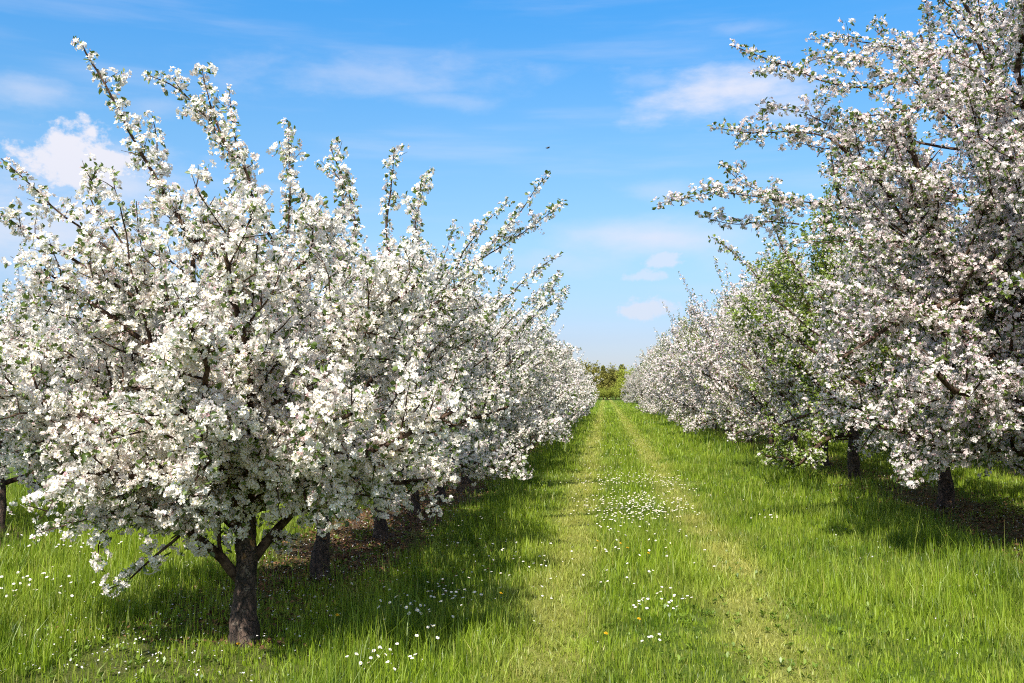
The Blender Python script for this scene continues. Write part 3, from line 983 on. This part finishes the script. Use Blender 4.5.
def blades(rg, x0, x1, y0, y1, dens, wid, segs, hs=1.0, wedge=True):
    n = int((x1 - x0) * (y1 - y0) * dens)
    x, y = rg.uniform(x0, x1, n), rg.uniform(y0, y1, n)
    if wedge:
        k = (x > -0.68 * y - 1.2) & (x < 0.47 * y + 1.2)
        x, y = x[k], y[k]
    # gather into tufts
    n = len(x)
    tuft = 0.05 if segs > 1 else 0.12
    tx, ty = np.round(x / tuft) * tuft, np.round(y / tuft) * tuft
    hsh = (np.sin(tx * 127.1 + ty * 311.7) * 43758.5453) % 1.0
    k2 = rg.uniform(0, 1, n) < 0.45
    x = np.where(k2, tx + (x - tx) * 0.45 + (hsh - .5) * tuft, x)
    y = np.where(k2, ty + (y - ty) * 0.45 + (((hsh * 7.3) % 1) - .5) * tuft, y)
    soil, track, edge, h = zones(x, y)
    n1 = sines(x, y, 3, 2.2)
    k = rg.uniform(0, 1, n) < np.clip(1 - 1.0 * soil, 0.03, 1)
    x, y, soil, track, edge, h, n1, hsh = [v[k] for v in (x, y, soil, track, edge, h, n1, hsh)]
    n = len(x)
    h = h * rg.gamma(9, 1 / 9, n) * (0.5 + 1.0 * hsh) * hs
    stalk = rg.uniform(0, 1, n) < 0.004 * (1 - track)
    h = np.where(stalk, h * 2.0, h)
    z = 0.018 * sines(x, y, 9, 0.9) - 0.005
    az = rg.uniform(0, 2 * PI, n)
    lean = np.abs(rg.normal(0.22, 0.25, n)) * (1 + 0.8 * track)
    dx, dy = np.cos(az) * lean, np.sin(az) * lean
    wa = az + PI / 2 + rg.normal(0, 0.5, n)
    wx, wy = np.cos(wa), np.sin(wa)
    w = wid * rg.uniform(0.6, 1.4, n) * np.where(stalk, 0.7, 1)
    tone = np.clip(0.50 + 0.15 * n1 + 0.20 * sines(x, y, 6, 9) + 0.10 * sines(x, y, 12, 22) + rg.normal(0, 0.24, n) + 0.5 * (hsh - .5) - 0.25 * edge - 0.25 * soil, 0, 1)
    dry = np.clip(0.05 + 0.56 * track * (0.8 + 0.35 * sines(x, y, 8, 3)) + rg.normal(0, 0.11, n) + 0.08 * sines(x, y, 4, 4) + (rg.uniform(0, 1, n) < 0.05) * 0.6, 0, 1) * (1 - .5 * edge)
    dry = np.where(stalk, np.maximum(dry, 0.45), dry)
    ts = np.linspace(0, 1, segs + 1)
    V = np.empty((n, 2 * (segs + 1), 3))
    for i_, t in enumerate(ts):
        cx, cy, cz = x + dx * h * t * t, y + dy * h * t * t, z + h * (t - 0.25 * lean * t * t)
        ww = w * (1 - t) ** 0.6 * 0.5 + 0.0003
        if segs == 1 and t == 1:
            ww = w * 0.12
        V[:, 2 * i_, :] = np.stack([cx - wx * ww, cy - wy * ww, cz], -1)
        V[:, 2 * i_ + 1, :] = np.stack([cx + wx * ww, cy + wy * ww, cz], -1)
    m = 2 * (segs + 1)
    o = np.arange(n)[:, None] * m
    Fq = np.concatenate([np.concatenate([o + 2 * s_, o + 2 * s_ + 1, o + 2 * s_ + 3, o + 2 * s_ + 2], 1) for s_ in range(segs)])
    return V.reshape(-1, 3), Fq, np.repeat(tone, m), np.repeat(dry, m)


rg = np.random.default_rng(77)
bl = [blades(rg, -8, 6.5, 3.6, 8.5, 3400, 0.0062, 2),
      blades(rg, -10, 8, 8.5, 14, 2100, 0.007, 2),
      blades(rg, -10, 9, 14, 24, 800, 0.012, 1),
      blades(rg, -8, 9, 24, 45, 260, 0.024, 1, 1.05),
      blades(rg, -5, 9, 45, 85, 90, 0.05, 1, 1.1),
      blades(rg, -4, 8, 85, 150, 30, 0.11, 1, 1.3)]
off, VV, FF, T1, T2 = 0, [], [], [], []
for v, f, t1, t2 in bl:
    VV.append(v)
    FF.append(f + off)
    T1.append(t1)
    T2.append(t2)
    off += len(v)
gr = np_mesh('grass', np.concatenate(VV), np.concatenate(FF), M_GRASS, None, None, {'tone': np.concatenate(T1), 'dry': np.concatenate(T2)})
tag(gr, 'lush spring grass between the apple rows', None, None, 'stuff')
print('blades verts', off)

# broad-leaved weeds low in the sward
n = 4200
wx_, wy_ = rg.uniform(-8, 7, n), 4.6 + rg.exponential(7, n)
k = (wy_ < 32) & (wx_ > -0.68 * wy_ - 1) & (wx_ < 0.47 * wy_ + 1) & (sines(wx_, wy_, 21, 1.6) + rg.normal(0, .35, n) > 0.1)
wx_, wy_ = wx_[k], wy_[k]
m_ = 7
cx_, cy_ = np.repeat(wx_, m_), np.repeat(wy_, m_)
n = len(cx_)
a_ = rg.uniform(0, 6.28, n)
el_ = rg.uniform(0.25, 1.1, n)
L_ = rg.uniform(0.02, 0.055, n)
d_ = np.stack([np.cos(a_) * np.cos(el_), np.sin(a_) * np.cos(el_), np.sin(el_)], -1)
sd_ = np.stack([-np.sin(a_), np.cos(a_), 0 * a_], -1)
b_ = np.stack([cx_, cy_, 0.018 * sines(cx_, cy_, 9, 0.9) + 0.02], -1)
w_ = (L_ * rg.uniform(.16, .26, n))[:, None]
up_ = np.array([0, 0, 1.0])
L_ = L_[:, None]
V = np.stack([b_, b_ + d_ * L_ * .55 - sd_ * w_ + up_ * L_ * .05, b_ + d_ * L_ - up_ * L_ * .12, b_ + d_ * L_ * .55 + sd_ * w_ + up_ * L_ * .05], 1)
M_WEED = leafy('weed_leaf', lambda g: g.mix(island(g), (0.07, 0.13, 0.012, 1), (0.21, 0.30, 0.03, 1)), 0.35, 0.03)
tag(np_mesh('meadow_weeds', V.reshape(-1, 3), np.arange(n * 4).reshape(-1, 4), M_WEED), 'low broad-leaved weeds in the grass', None, None, 'stuff')

# petals fallen from the trees
n = 5200
fx = np.concatenate([rg.normal(LX - .3, .9, n * 6 // 10), rg.normal(RX, 1.0, n - n * 6 // 10)])
fy = 5.2 + rg.exponential(9, n)
N = unit(np.stack([rg.normal(0, .5, n), rg.normal(0, .5, n), np.ones(n)], -1))
u, w = frames(rg, N)
P = np.stack([fx, fy, 0.018 * sines(fx, fy, 9, .9) + rg.uniform(.015, .085, n)], -1)
s_ = rg.uniform(.005, .0095, n)[:, None]
V = np.stack([P - u * s_, P + w * s_ * .8 + N * s_ * .3, P + u * s_, P - w * s_ * .8 + N * s_ * .3], 1)
M_FALLEN = leafy('fallen_petal', lambda g: (0.80, 0.76, 0.74, 1), 0.3)
tag(np_mesh('fallen_petals', V.reshape(-1, 3), np.arange(n * 4).reshape(-1, 4), M_FALLEN), 'petals fallen under the apple rows', None, None, 'stuff')

# brown leaf litter and twigs under the rows
n = 26000
lx = np.concatenate([rg.normal(LX - .2, .6, n // 2), rg.normal(RX + .1, .8, n // 2)])
ly = np.concatenate([6.0 + rg.exponential(9, n // 2), 7.0 + rg.exponential(11, n // 2)])
k = (ly < 60) & ((ly > 7.5) | (rg.uniform(0, 1, len(ly)) < 0.35))
lx, ly = lx[k], ly[k]
n = len(lx)
P = np.stack([lx, ly, 0.018 * sines(lx, ly, 9, 0.9) + rg.uniform(0.006, 0.035, n)], -1)
N = unit(np.stack([rg.normal(0, .45, n), rg.normal(0, .45, n), np.ones(n)], -1))
u, w = frames(rg, N)
s_ = rg.uniform(0.010, 0.030, n)[:, None]
V = np.stack([P - u * s_, P + w * s_ * .55 + N * s_ * .3, P + u * s_, P - w * s_ * .55 + N * s_ * .3], 1)
M_LITTER = leafy('dead_leaf', lambda g: g.mix(island(g), (0.04, 0.022, 0.013, 1), (0.21, 0.115, 0.06, 1)), 0.15)
tag(np_mesh('leaf_litter', V.reshape(-1, 3), np.arange(n * 4).reshape(-1, 4), M_LITTER), 'brown dead leaves under the apple rows', None, None, 'stuff')

# ---------------------------------------------------------------- daisies and dandelions
M_DAISY = leafy('daisy_petal', lambda g: (0.84, 0.79, 0.80, 1), 0.2)
M_DISC = leafy('flower_disc', lambda g: (0.72, 0.48, 0.03, 1), 0.1)
M_STEM = leafy('flower_stem', lambda g: (0.09, 0.15, 0.03, 1), 0.2)
M_DANDY = leafy('dandelion_petal', lambda g: (0.80, 0.50, 0.03, 1), 0.2)
M_ROSETTE = leafy('rosette_leaf', lambda g: (0.06, 0.12, 0.02, 1), 0.3)


def daisy_arrays(rg, hgt, r, petals=13, double=False):
    """ray florets round a domed disc on a thin stem"""
    vs, fs, mi = [], [], []

    def add(v, f, m):
        o = sum(len(a) for a in vs)
        vs.append(np.asarray(v, float))
        for q in f:
            fs.append([i + o for i in q])
            mi.append(m)
    tilt = np.array([rg.normal(0, .2), rg.normal(-.25, .15)])
    top = np.array([tilt[0] * .03, tilt[1] * .03, hgt])
    nrm = unit(np.array([tilt[0], tilt[1], 1.0]))
    u = unit(np.cross(nrm, [0, 1, 0.2]))
    w = np.cross(nrm, u)
    tv, tf = tube(np.array([[0, 0, 0], top * .5 + [.004, 0, 0], top]), np.array([.0016, .0014, .0014]), 4)
    add(tv, tf.tolist(), 2)
    for ring in range(3 if double else 1):
        rr = r * (1 - .28 * ring)
        for k in range(petals):
            a = 2 * PI * (k + .4 * ring) / petals + rg.normal(0, .06)
            d = math.cos(a) * u + math.sin(a) * w
            t = np.cross(nrm, d)
            b, m_, e = top + d * r * .22, top + d * rr * .7 + nrm * r * (.12 + .18 * ring), top + d * rr + nrm * r * (rg.uniform(0, .2) + .2 * ring)
            wd = rr * (.2 if not double else .16)
            add([b - t * wd * .4, b + t * wd * .4, m_ + t * wd, m_ - t * wd, e + t * wd * .6, e - t * wd * .6], [[0, 1, 2, 3], [3, 2, 4, 5]], 0)
    ring = [top + (math.cos(a) * u + math.sin(a) * w) * r * .36 + nrm * r * .04 for a in np.arange(8) * PI / 4]
    add(ring + [top + nrm * r * .2], [[i, (i + 1) % 8, 8] for i in range(8)], 1)
    return np.concatenate(vs), fs, mi


def mixed(name, v, fs, mi, mats):
    t = [(f, m) for f, m in zip(fs, mi) if len(f) == 3]
    q = [(f, m) for f, m in zip(fs, mi) if len(f) == 4]
    return np_mesh(name, v, [np.array([f for f, _ in q]), np.array([f for f, _ in t])], mats, None, [m for _, m in q] + [m for _, m in t])


rg = np.random.default_rng(12)
patches = [  # px, py, sx, sy, count, label, group
    (637, 512, 27, 10, 340, 'white daisy in the densest drift of daisies on the middle of the grass path', 'daisies of the dense drift on the path'),
    (612, 528, 14, 8, 34, 'white daisy in the densest drift of daisies on the middle of the grass path', 'daisies of the dense drift on the path'),
    (617, 484, 20, 7, 130, 'white daisy in the thinner drift just behind the densest daisies on the path', 'daisies of the thinner drift on the path'),
    (668, 487, 10, 4, 44, 'white daisy in the small patch on the right wheel track side of the daisy drifts', 'daisies of the small patch by the wheel track'),
    (618, 455, 14, 12, 60, 'tiny far white daisy on the path beyond the daisy drifts', 'far daisies on the path'),
    (637, 617, 5, 4, 8, 'white daisy in the tight little bunch in front of the path drifts', 'daisies of the tight bunch'),
    (672, 612, 9, 6, 14, 'white daisy in the loose bunch right of the tight little bunch', 'daisies of the loose bunch'),
    (650, 650, 6, 5, 5, 'white daisy among the few nearest on the middle of the path', 'nearest daisies on the path'),
    (380, 672, 22, 5, 18, 'white daisy near the lower picture edge, in front of the left shade', 'daisies by the lower edge'),
    (408, 640, 16, 8, 22, 'white daisy in the sunny grass just in front of the left row shade', 'daisies in front of the left shade'),
    (448, 606, 18, 8, 28, 'white daisy along the shade edge of the left row', 'daisies along the left shade edge'),
    (520, 575, 28, 18, 34, 'white daisy scattered in the dim grass between left shade and wheel track', 'daisies beside the left shade'),
    (470, 545, 25, 14, 16, 'white daisy inside the dark shade of the left row', 'daisies inside the left shade'),
    (30, 603, 28, 9, 36, 'white daisy in the lit grass left of the nearest tree trunk', 'daisies left of the nearest trunk'),
    (95, 553, 45, 7, 34, 'white daisy under the low boughs left of the nearest trunk', 'daisies under the low boughs'),
    (640, 568, 34, 22, 40, 'white daisy scattered on the middle strip between drifts and tight bunch', 'scattered daisies of the middle strip'),
    (772, 524, 8, 3, 12, 'white daisy in the little patch right of the right wheel track', 'daisies right of the right wheel track'),
    (330, 600, 25, 20, 14, 'white daisy in the shade between the nearest trunk and the left soil', 'daisies in the trunk shade'),
]
pts = []
for (cx, cy, sx_, sy_, cnt, lab, grp) in patches:
    for _ in range(cnt):
        py = min(max(rg.normal(cy, sy_), 400), 690)
        g_ = on_ground(rg.normal(cx, sx_), py)
        pts.append((g_[1], g_[0], lab, grp))
pts.sort(key=lambda p: p[0])
protos = []
for k in range(4):
    v, fs, mi = daisy_arrays(rg, 0.085 + .012 * k, 0.0104, 11)
    o = mixed('daisy', v, fs, mi, [M_DAISY, M_DISC, M_STEM])
    protos.append(o)
for k, (yy_, xx_, lab, grp) in enumerate(pts[:296]):
    o = protos[k] if k < 4 else protos[k % 4].copy()
    if k >= 4:
        col.objects.link(o)
    so, tr_, ed, hh = zones(np.array([xx_]), np.array([yy_]))
    sc = rg.uniform(.85, 1.2)
    o.location = (xx_, yy_, 0.018 * float(sines(np.array([xx_]), np.array([yy_]), 9, .9)[0]))
    o.rotation_euler = (0, 0, rg.normal(0, .6))
    o.scale = (sc, sc, max(0.9, float(hh[0]) / 0.09) * rg.uniform(.95, 1.2))
    tag(o, lab, 'daisy', grp)
ps, fsl, ml, off = [], [], [], 0
v0, f0, m0 = daisy_arrays(rg, 0.1, 0.0115, 7)
for (yy_, xx_, lab, grp) in pts[296:]:
    ps.append(v0 * [1, 1, rg.uniform(.95, 1.2)] + [xx_, yy_, 0.0])
    fsl += [[i + off for i in f] for f in f0]
    ml += m0
    off += len(v0)
if ps:
    tag(mixed('distant_daisies', np.concatenate(ps), fsl, ml, [M_DAISY, M_DISC, M_STEM]), 'distant drift of daisies on the path', None, None, 'stuff')

dand = [(337, 628, 'left of the lower daisies, in the sunny grass'), (237, 657, 'right in front of the nearest trunk foot'), (597, 546, 'on the left edge below the dense daisy drift'),
        (620, 549, 'below the dense daisy drift, upper one of a loose trio'), (627, 556, 'below the dense daisy drift, middle one of a loose trio'), (648, 561, 'below the dense daisy drift, rightmost of a loose trio'), (638, 630, 'just below the tight daisy bunch'),
        (605, 648, 'alone by the left wheel track in front'), (851, 510, 'alone at the shade edge of the right row'), (500, 602, 'alone between the left shade and the left wheel track')]
dp = None
for (px_, py_, where) in dand:
    g_ = on_ground(px_, py_ + 6)
    if dp is None:
        v, fs, mi = daisy_arrays(rg, 0.10, 0.0145, 14, True)
        dp = o = mixed('dandelion', v, fs, mi, [M_DANDY, M_DISC, M_STEM])
    else:
        o = dp.copy()
        col.objects.link(o)
    o.location = (g_[0], g_[1], 0)
    o.rotation_euler.z = rg.normal(0, .5)
    o.scale = (1, 1, rg.uniform(1.0, 1.35))
    tag(o, 'yellow dandelion ' + where, 'dandelion', 'dandelions in the grass')

# ---------------------------------------------------------------- bird in the sky
def bird():
    p = at(548, 148, 62.0)
    root = empty('bird', p)
    m, nt, out = new_mat('bird_plumage')
    g = NT(nt)
    b = g.n('ShaderNodeBsdfPrincipled')
    b.inputs['Base Color'].default_value = (0.05, 0.05, 0.06, 1)
    b.inputs['Roughness'].default_value = 0.8
    nt.links.new(b.outputs[0], out.inputs[0])
    xs_ = np.array([-.13, -.10, -.05, .02, .07, .10, .125, .15])
    rs_ = np.array([.012, .022, .034, .036, .03, .025, .018, .003])
    v, f = tube(np.column_stack([xs_, 0 * xs_, .01 * np.sin(xs_ * 9)]), rs_, 10)
    tail = np.array([[-.11, -.012, 0], [-.11, .012, 0], [-.20, .035, -.004], [-.20, -.035, -.004], [-.11, -.012, .006], [-.11, .012, .006], [-.20, .035, .002], [-.20, -.035, .002]])
    tf = np.array([[0, 1, 2, 3], [7, 6, 5, 4], [3, 2, 6, 7], [0, 4, 5, 1], [0, 3, 7, 4], [1, 5, 6, 2]])
    v2, f2 = merge([(v, f), (tail, tf)])
    np_mesh('body', v2, f2, m, root, smooth=True)
    for s in (-1, 1):
        prof = [(.06, -.05, .03, .02), (.075, -.045, .10, .06), (.06, -.04, .18, .075), (.0, -.06, .27, .05)]
        top = [(a, s * yy2, z2 + .006) for a, b_, yy2, z2 in prof] + [(b_, s * yy2, z2 + .002) for a, b_, yy2, z2 in prof]
        bot = [(a, s * yy2, z2 - .004) for a, b_, yy2, z2 in prof] + [(b_, s * yy2, z2 - .002) for a, b_, yy2, z2 in prof]
        V_ = np.array(top + bot)
        fq = []
        for i_ in range(3):
            fq += [[i_, i_ + 1, i_ + 5, i_ + 4], [8 + i_ + 4, 8 + i_ + 5, 8 + i_ + 1, 8 + i_], [i_, 8 + i_, 8 + i_ + 1, i_ + 1], [i_ + 4, i_ + 5, 8 + i_ + 5, 8 + i_ + 4]]
        fq += [[0, 4, 12, 8], [3, 11, 15, 7]]
        np_mesh('wing', V_, np.array(fq), m, root)
    root.rotation_euler = (R(10), R(-12), R(25))
    tag(root, 'small dark bird flying high in the blue sky between the two rows', 'bird')


bird()

#LIGHT
# ---------------------------------------------------------------- light and sky
SUN_EL, SUN_FROM = R(49), np.array([-0.25, -0.968])     # the sun stands behind the camera, to its left
sd = np.array([SUN_FROM[0] * math.cos(SUN_EL), SUN_FROM[1] * math.cos(SUN_EL), math.sin(SUN_EL)])
sun_d = bpy.data.lights.new('sun', 'SUN')
sun_d.energy = 5.0
sun_d.angle = R(0.53)
sun_d.color = (1.0, 0.94, 0.84)
sun = bpy.data.objects.new('sun', sun_d)
col.objects.link(sun)
import mathutils
sun.rotation_euler = mathutils.Vector(-sd).to_track_quat('-Z', 'Y').to_euler()
sun.location = (-20, -20, 30)

world = bpy.data.worlds.new('World')
scene.world = world
world.use_nodes = True
nt = world.node_tree
nt.nodes.clear()
g = NT(nt)
wo = nt.nodes.new('ShaderNodeOutputWorld')
bg = nt.nodes.new('ShaderNodeBackground')
sky = nt.nodes.new('ShaderNodeTexSky')
sky.sky_type = 'NISHITA'
sky.sun_disc = False
sky.sun_elevation = SUN_EL
sky.sun_rotation = math.atan2(sd[0], sd[1])
sky.altitude = 200
sky.air_density = 1.0
sky.dust_density = 0.6
sky.ozone_density = 2.0
bg.inputs[1].default_value = 0.126
gen = g.n('ShaderNodeTexCoord').outputs['Generated']
sp = g.n('ShaderNodeSeparateXYZ')
nt.links.new(gen, sp.inputs[0])
az = g.math('ARCTAN2', sp.outputs[0], sp.outputs[1])
el = g.math('ARCSINE', sp.outputs[2])
cmb = g.n('ShaderNodeCombineXYZ')
g.put(cmb.inputs[0], g.math('MULTIPLY', az, 1.0))
g.put(cmb.inputs[1], g.math('MULTIPLY', el, 2.6))
nz = g.noise(cmb.outputs[0], 11, 6, 0.6)
nz2 = g.noise(cmb.outputs[0], 48, 5, 0.62)
cmb3 = g.n('ShaderNodeCombineXYZ')
g.put(cmb3.inputs[0], az)
g.put(cmb3.inputs[1], g.math('MULTIPLY', el, 1.25))
nz3 = g.noise(cmb3.outputs[0], 42, 6, 0.62)
cmb2 = g.n('ShaderNodeCombineXYZ')
g.put(cmb2.inputs[0], g.math('MULTIPLY', az, 0.55))
g.put(cmb2.inputs[1], g.math('MULTIPLY', el, 5.0))
streak = g.noise(cmb2.outputs[0], 5.5, 5, 0.55)


def pix_ang(px, py):
    d = ray(px, py)
    d = d / np.linalg.norm(d)
    return math.atan2(d[0], d[1]), math.asin(d[2])


def cloud(px, py, wx, wy, amount, puffy, flat_base=False):
    a0, e0 = pix_ang(px, py)
    dx = g.math('DIVIDE', g.math('SUBTRACT', az, a0), wx / F)
    dy = g.math('DIVIDE', g.math('SUBTRACT', el, e0), wy / F)
    if flat_base:
        dy = g.math('MAXIMUM', dy, g.math('MULTIPLY', dy, -1.7))
    r2 = g.math('SQRT', g.math('ADD', g.math('MULTIPLY', dx, dx), g.math('MULTIPLY', dy, dy)))
    n = g.math('SUBTRACT', nz3 if puffy > 0.5 else nz, 0.5)
    v = g.math('ADD', g.math('SUBTRACT', 1.0, r2), g.math('MULTIPLY', n, 2.3 if puffy > .5 else (1.0 if puffy else 2.0)))
    return g.math('MULTIPLY', g.smooth(v, 0.0, 0.55 if puffy > 0.5 else 1.25), amount)


specs = [(80, 168, 62, 46, 1.0, 1, True), (28, 182, 80, 36, .75, 0, False), (120, 190, 110, 55, .65, 0, False), (60, 235, 190, 85, .8, 0, False), (728, 93, 130, 42, .85, 0, False), (770, 108, 80, 34, .7, 0, False),
         (655, 82, 50, 14, .3, 0, False), (370, 74, 220, 32, .35, 0, False), (440, 100, 90, 14, .28, 0, False), (40, 92, 80, 20, .42, 0, False), (150, 108, 50, 22, .25, 0, False), (745, 28, 60, 12, .22, 0, False), (650, 238, 150, 30, .9, 0.2, False),
         (665, 190, 70, 16, .3, 0, False), (644, 312, 34, 17, .8, 1, True), (662, 262, 26, 13, .65, 1, True), (643, 277, 26, 10, .55, 1, True), (560, 262, 120, 26, .3, 0, False), (720, 250, 60, 30, .3, 0, False),
         (-250, 140, 160, 60, .8, 1, True), (1350, 180, 180, 60, .8, 1, True), (1600, 90, 200, 40, .5, 0, False)]
mask = None
for s_ in specs:
    c = cloud(*s_)
    mask = c if mask is None else g.math('MAXIMUM', mask, c)
cir = g.math('MULTIPLY', g.smooth(streak, 0.46, 0.8), 0.22)
mask = g.math('MAXIMUM', mask, cir)
# sky colour: deepen the blue overhead, tame the yellowish band at the horizon
cr = g.n('ShaderNodeValToRGB')
e_ = cr.color_ramp.elements
e_[0].position, e_[0].color = 0.0, (0.42, 0.42, 0.56, 1)
e_[1].position, e_[1].color = 1.0, (0.16, 0.64, 1.04, 1)
for p_, c_ in ((0.06, (0.43, 0.45, 0.58, 1)), (0.17, (0.54, 0.65, 0.73, 1)), (0.28, (0.48, 0.74, 0.84, 1)), (0.50, (0.16, 0.79, 1.15, 1))):
    ne = e_.new(p_)
    ne.color = c_
nt.links.new(g.math('MULTIPLY', el, 1 / R(52), clamp=True), cr.inputs[0])
grade = g.mix(1.0, sky.outputs[0], cr.outputs[0], 'MULTIPLY')
cl = g.mix(g.smooth(el, 0.0, 0.35), (3.2, 3.5, 4.1, 1), (4.0, 3.95, 4.35, 1))
skyc = g.mix(mask, grade, cl)
# unseen cloud cover added overhead and behind the camera as neutral fill light
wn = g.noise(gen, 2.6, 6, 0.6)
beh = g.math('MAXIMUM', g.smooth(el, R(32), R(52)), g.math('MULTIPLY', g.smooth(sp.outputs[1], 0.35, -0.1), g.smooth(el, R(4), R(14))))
fill_cloud = g.math('MULTIPLY', g.smooth(wn, 0.44, 0.60), beh)
skyc = g.mix(fill_cloud, skyc, (6.2, 6.15, 6.1, 1))
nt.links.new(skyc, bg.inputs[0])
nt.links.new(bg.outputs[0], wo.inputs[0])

# ---------------------------------------------------------------- render settings
scene.render.engine = 'CYCLES'
scene.view_settings.view_transform = 'Standard'
scene.view_settings.look = 'None'
scene.view_settings.exposure = 0.84
scene.view_settings.gamma = 1.0
scene.view_settings.use_curve_mapping = False
scene.cycles.max_bounces = 12
scene.cycles.diffuse_bounces = 10
scene.cycles.transmission_bounces = 8
scene.cycles.glossy_bounces = 2
scene.cycles.filter_width = 1.1
scene.cycles.use_denoising = False
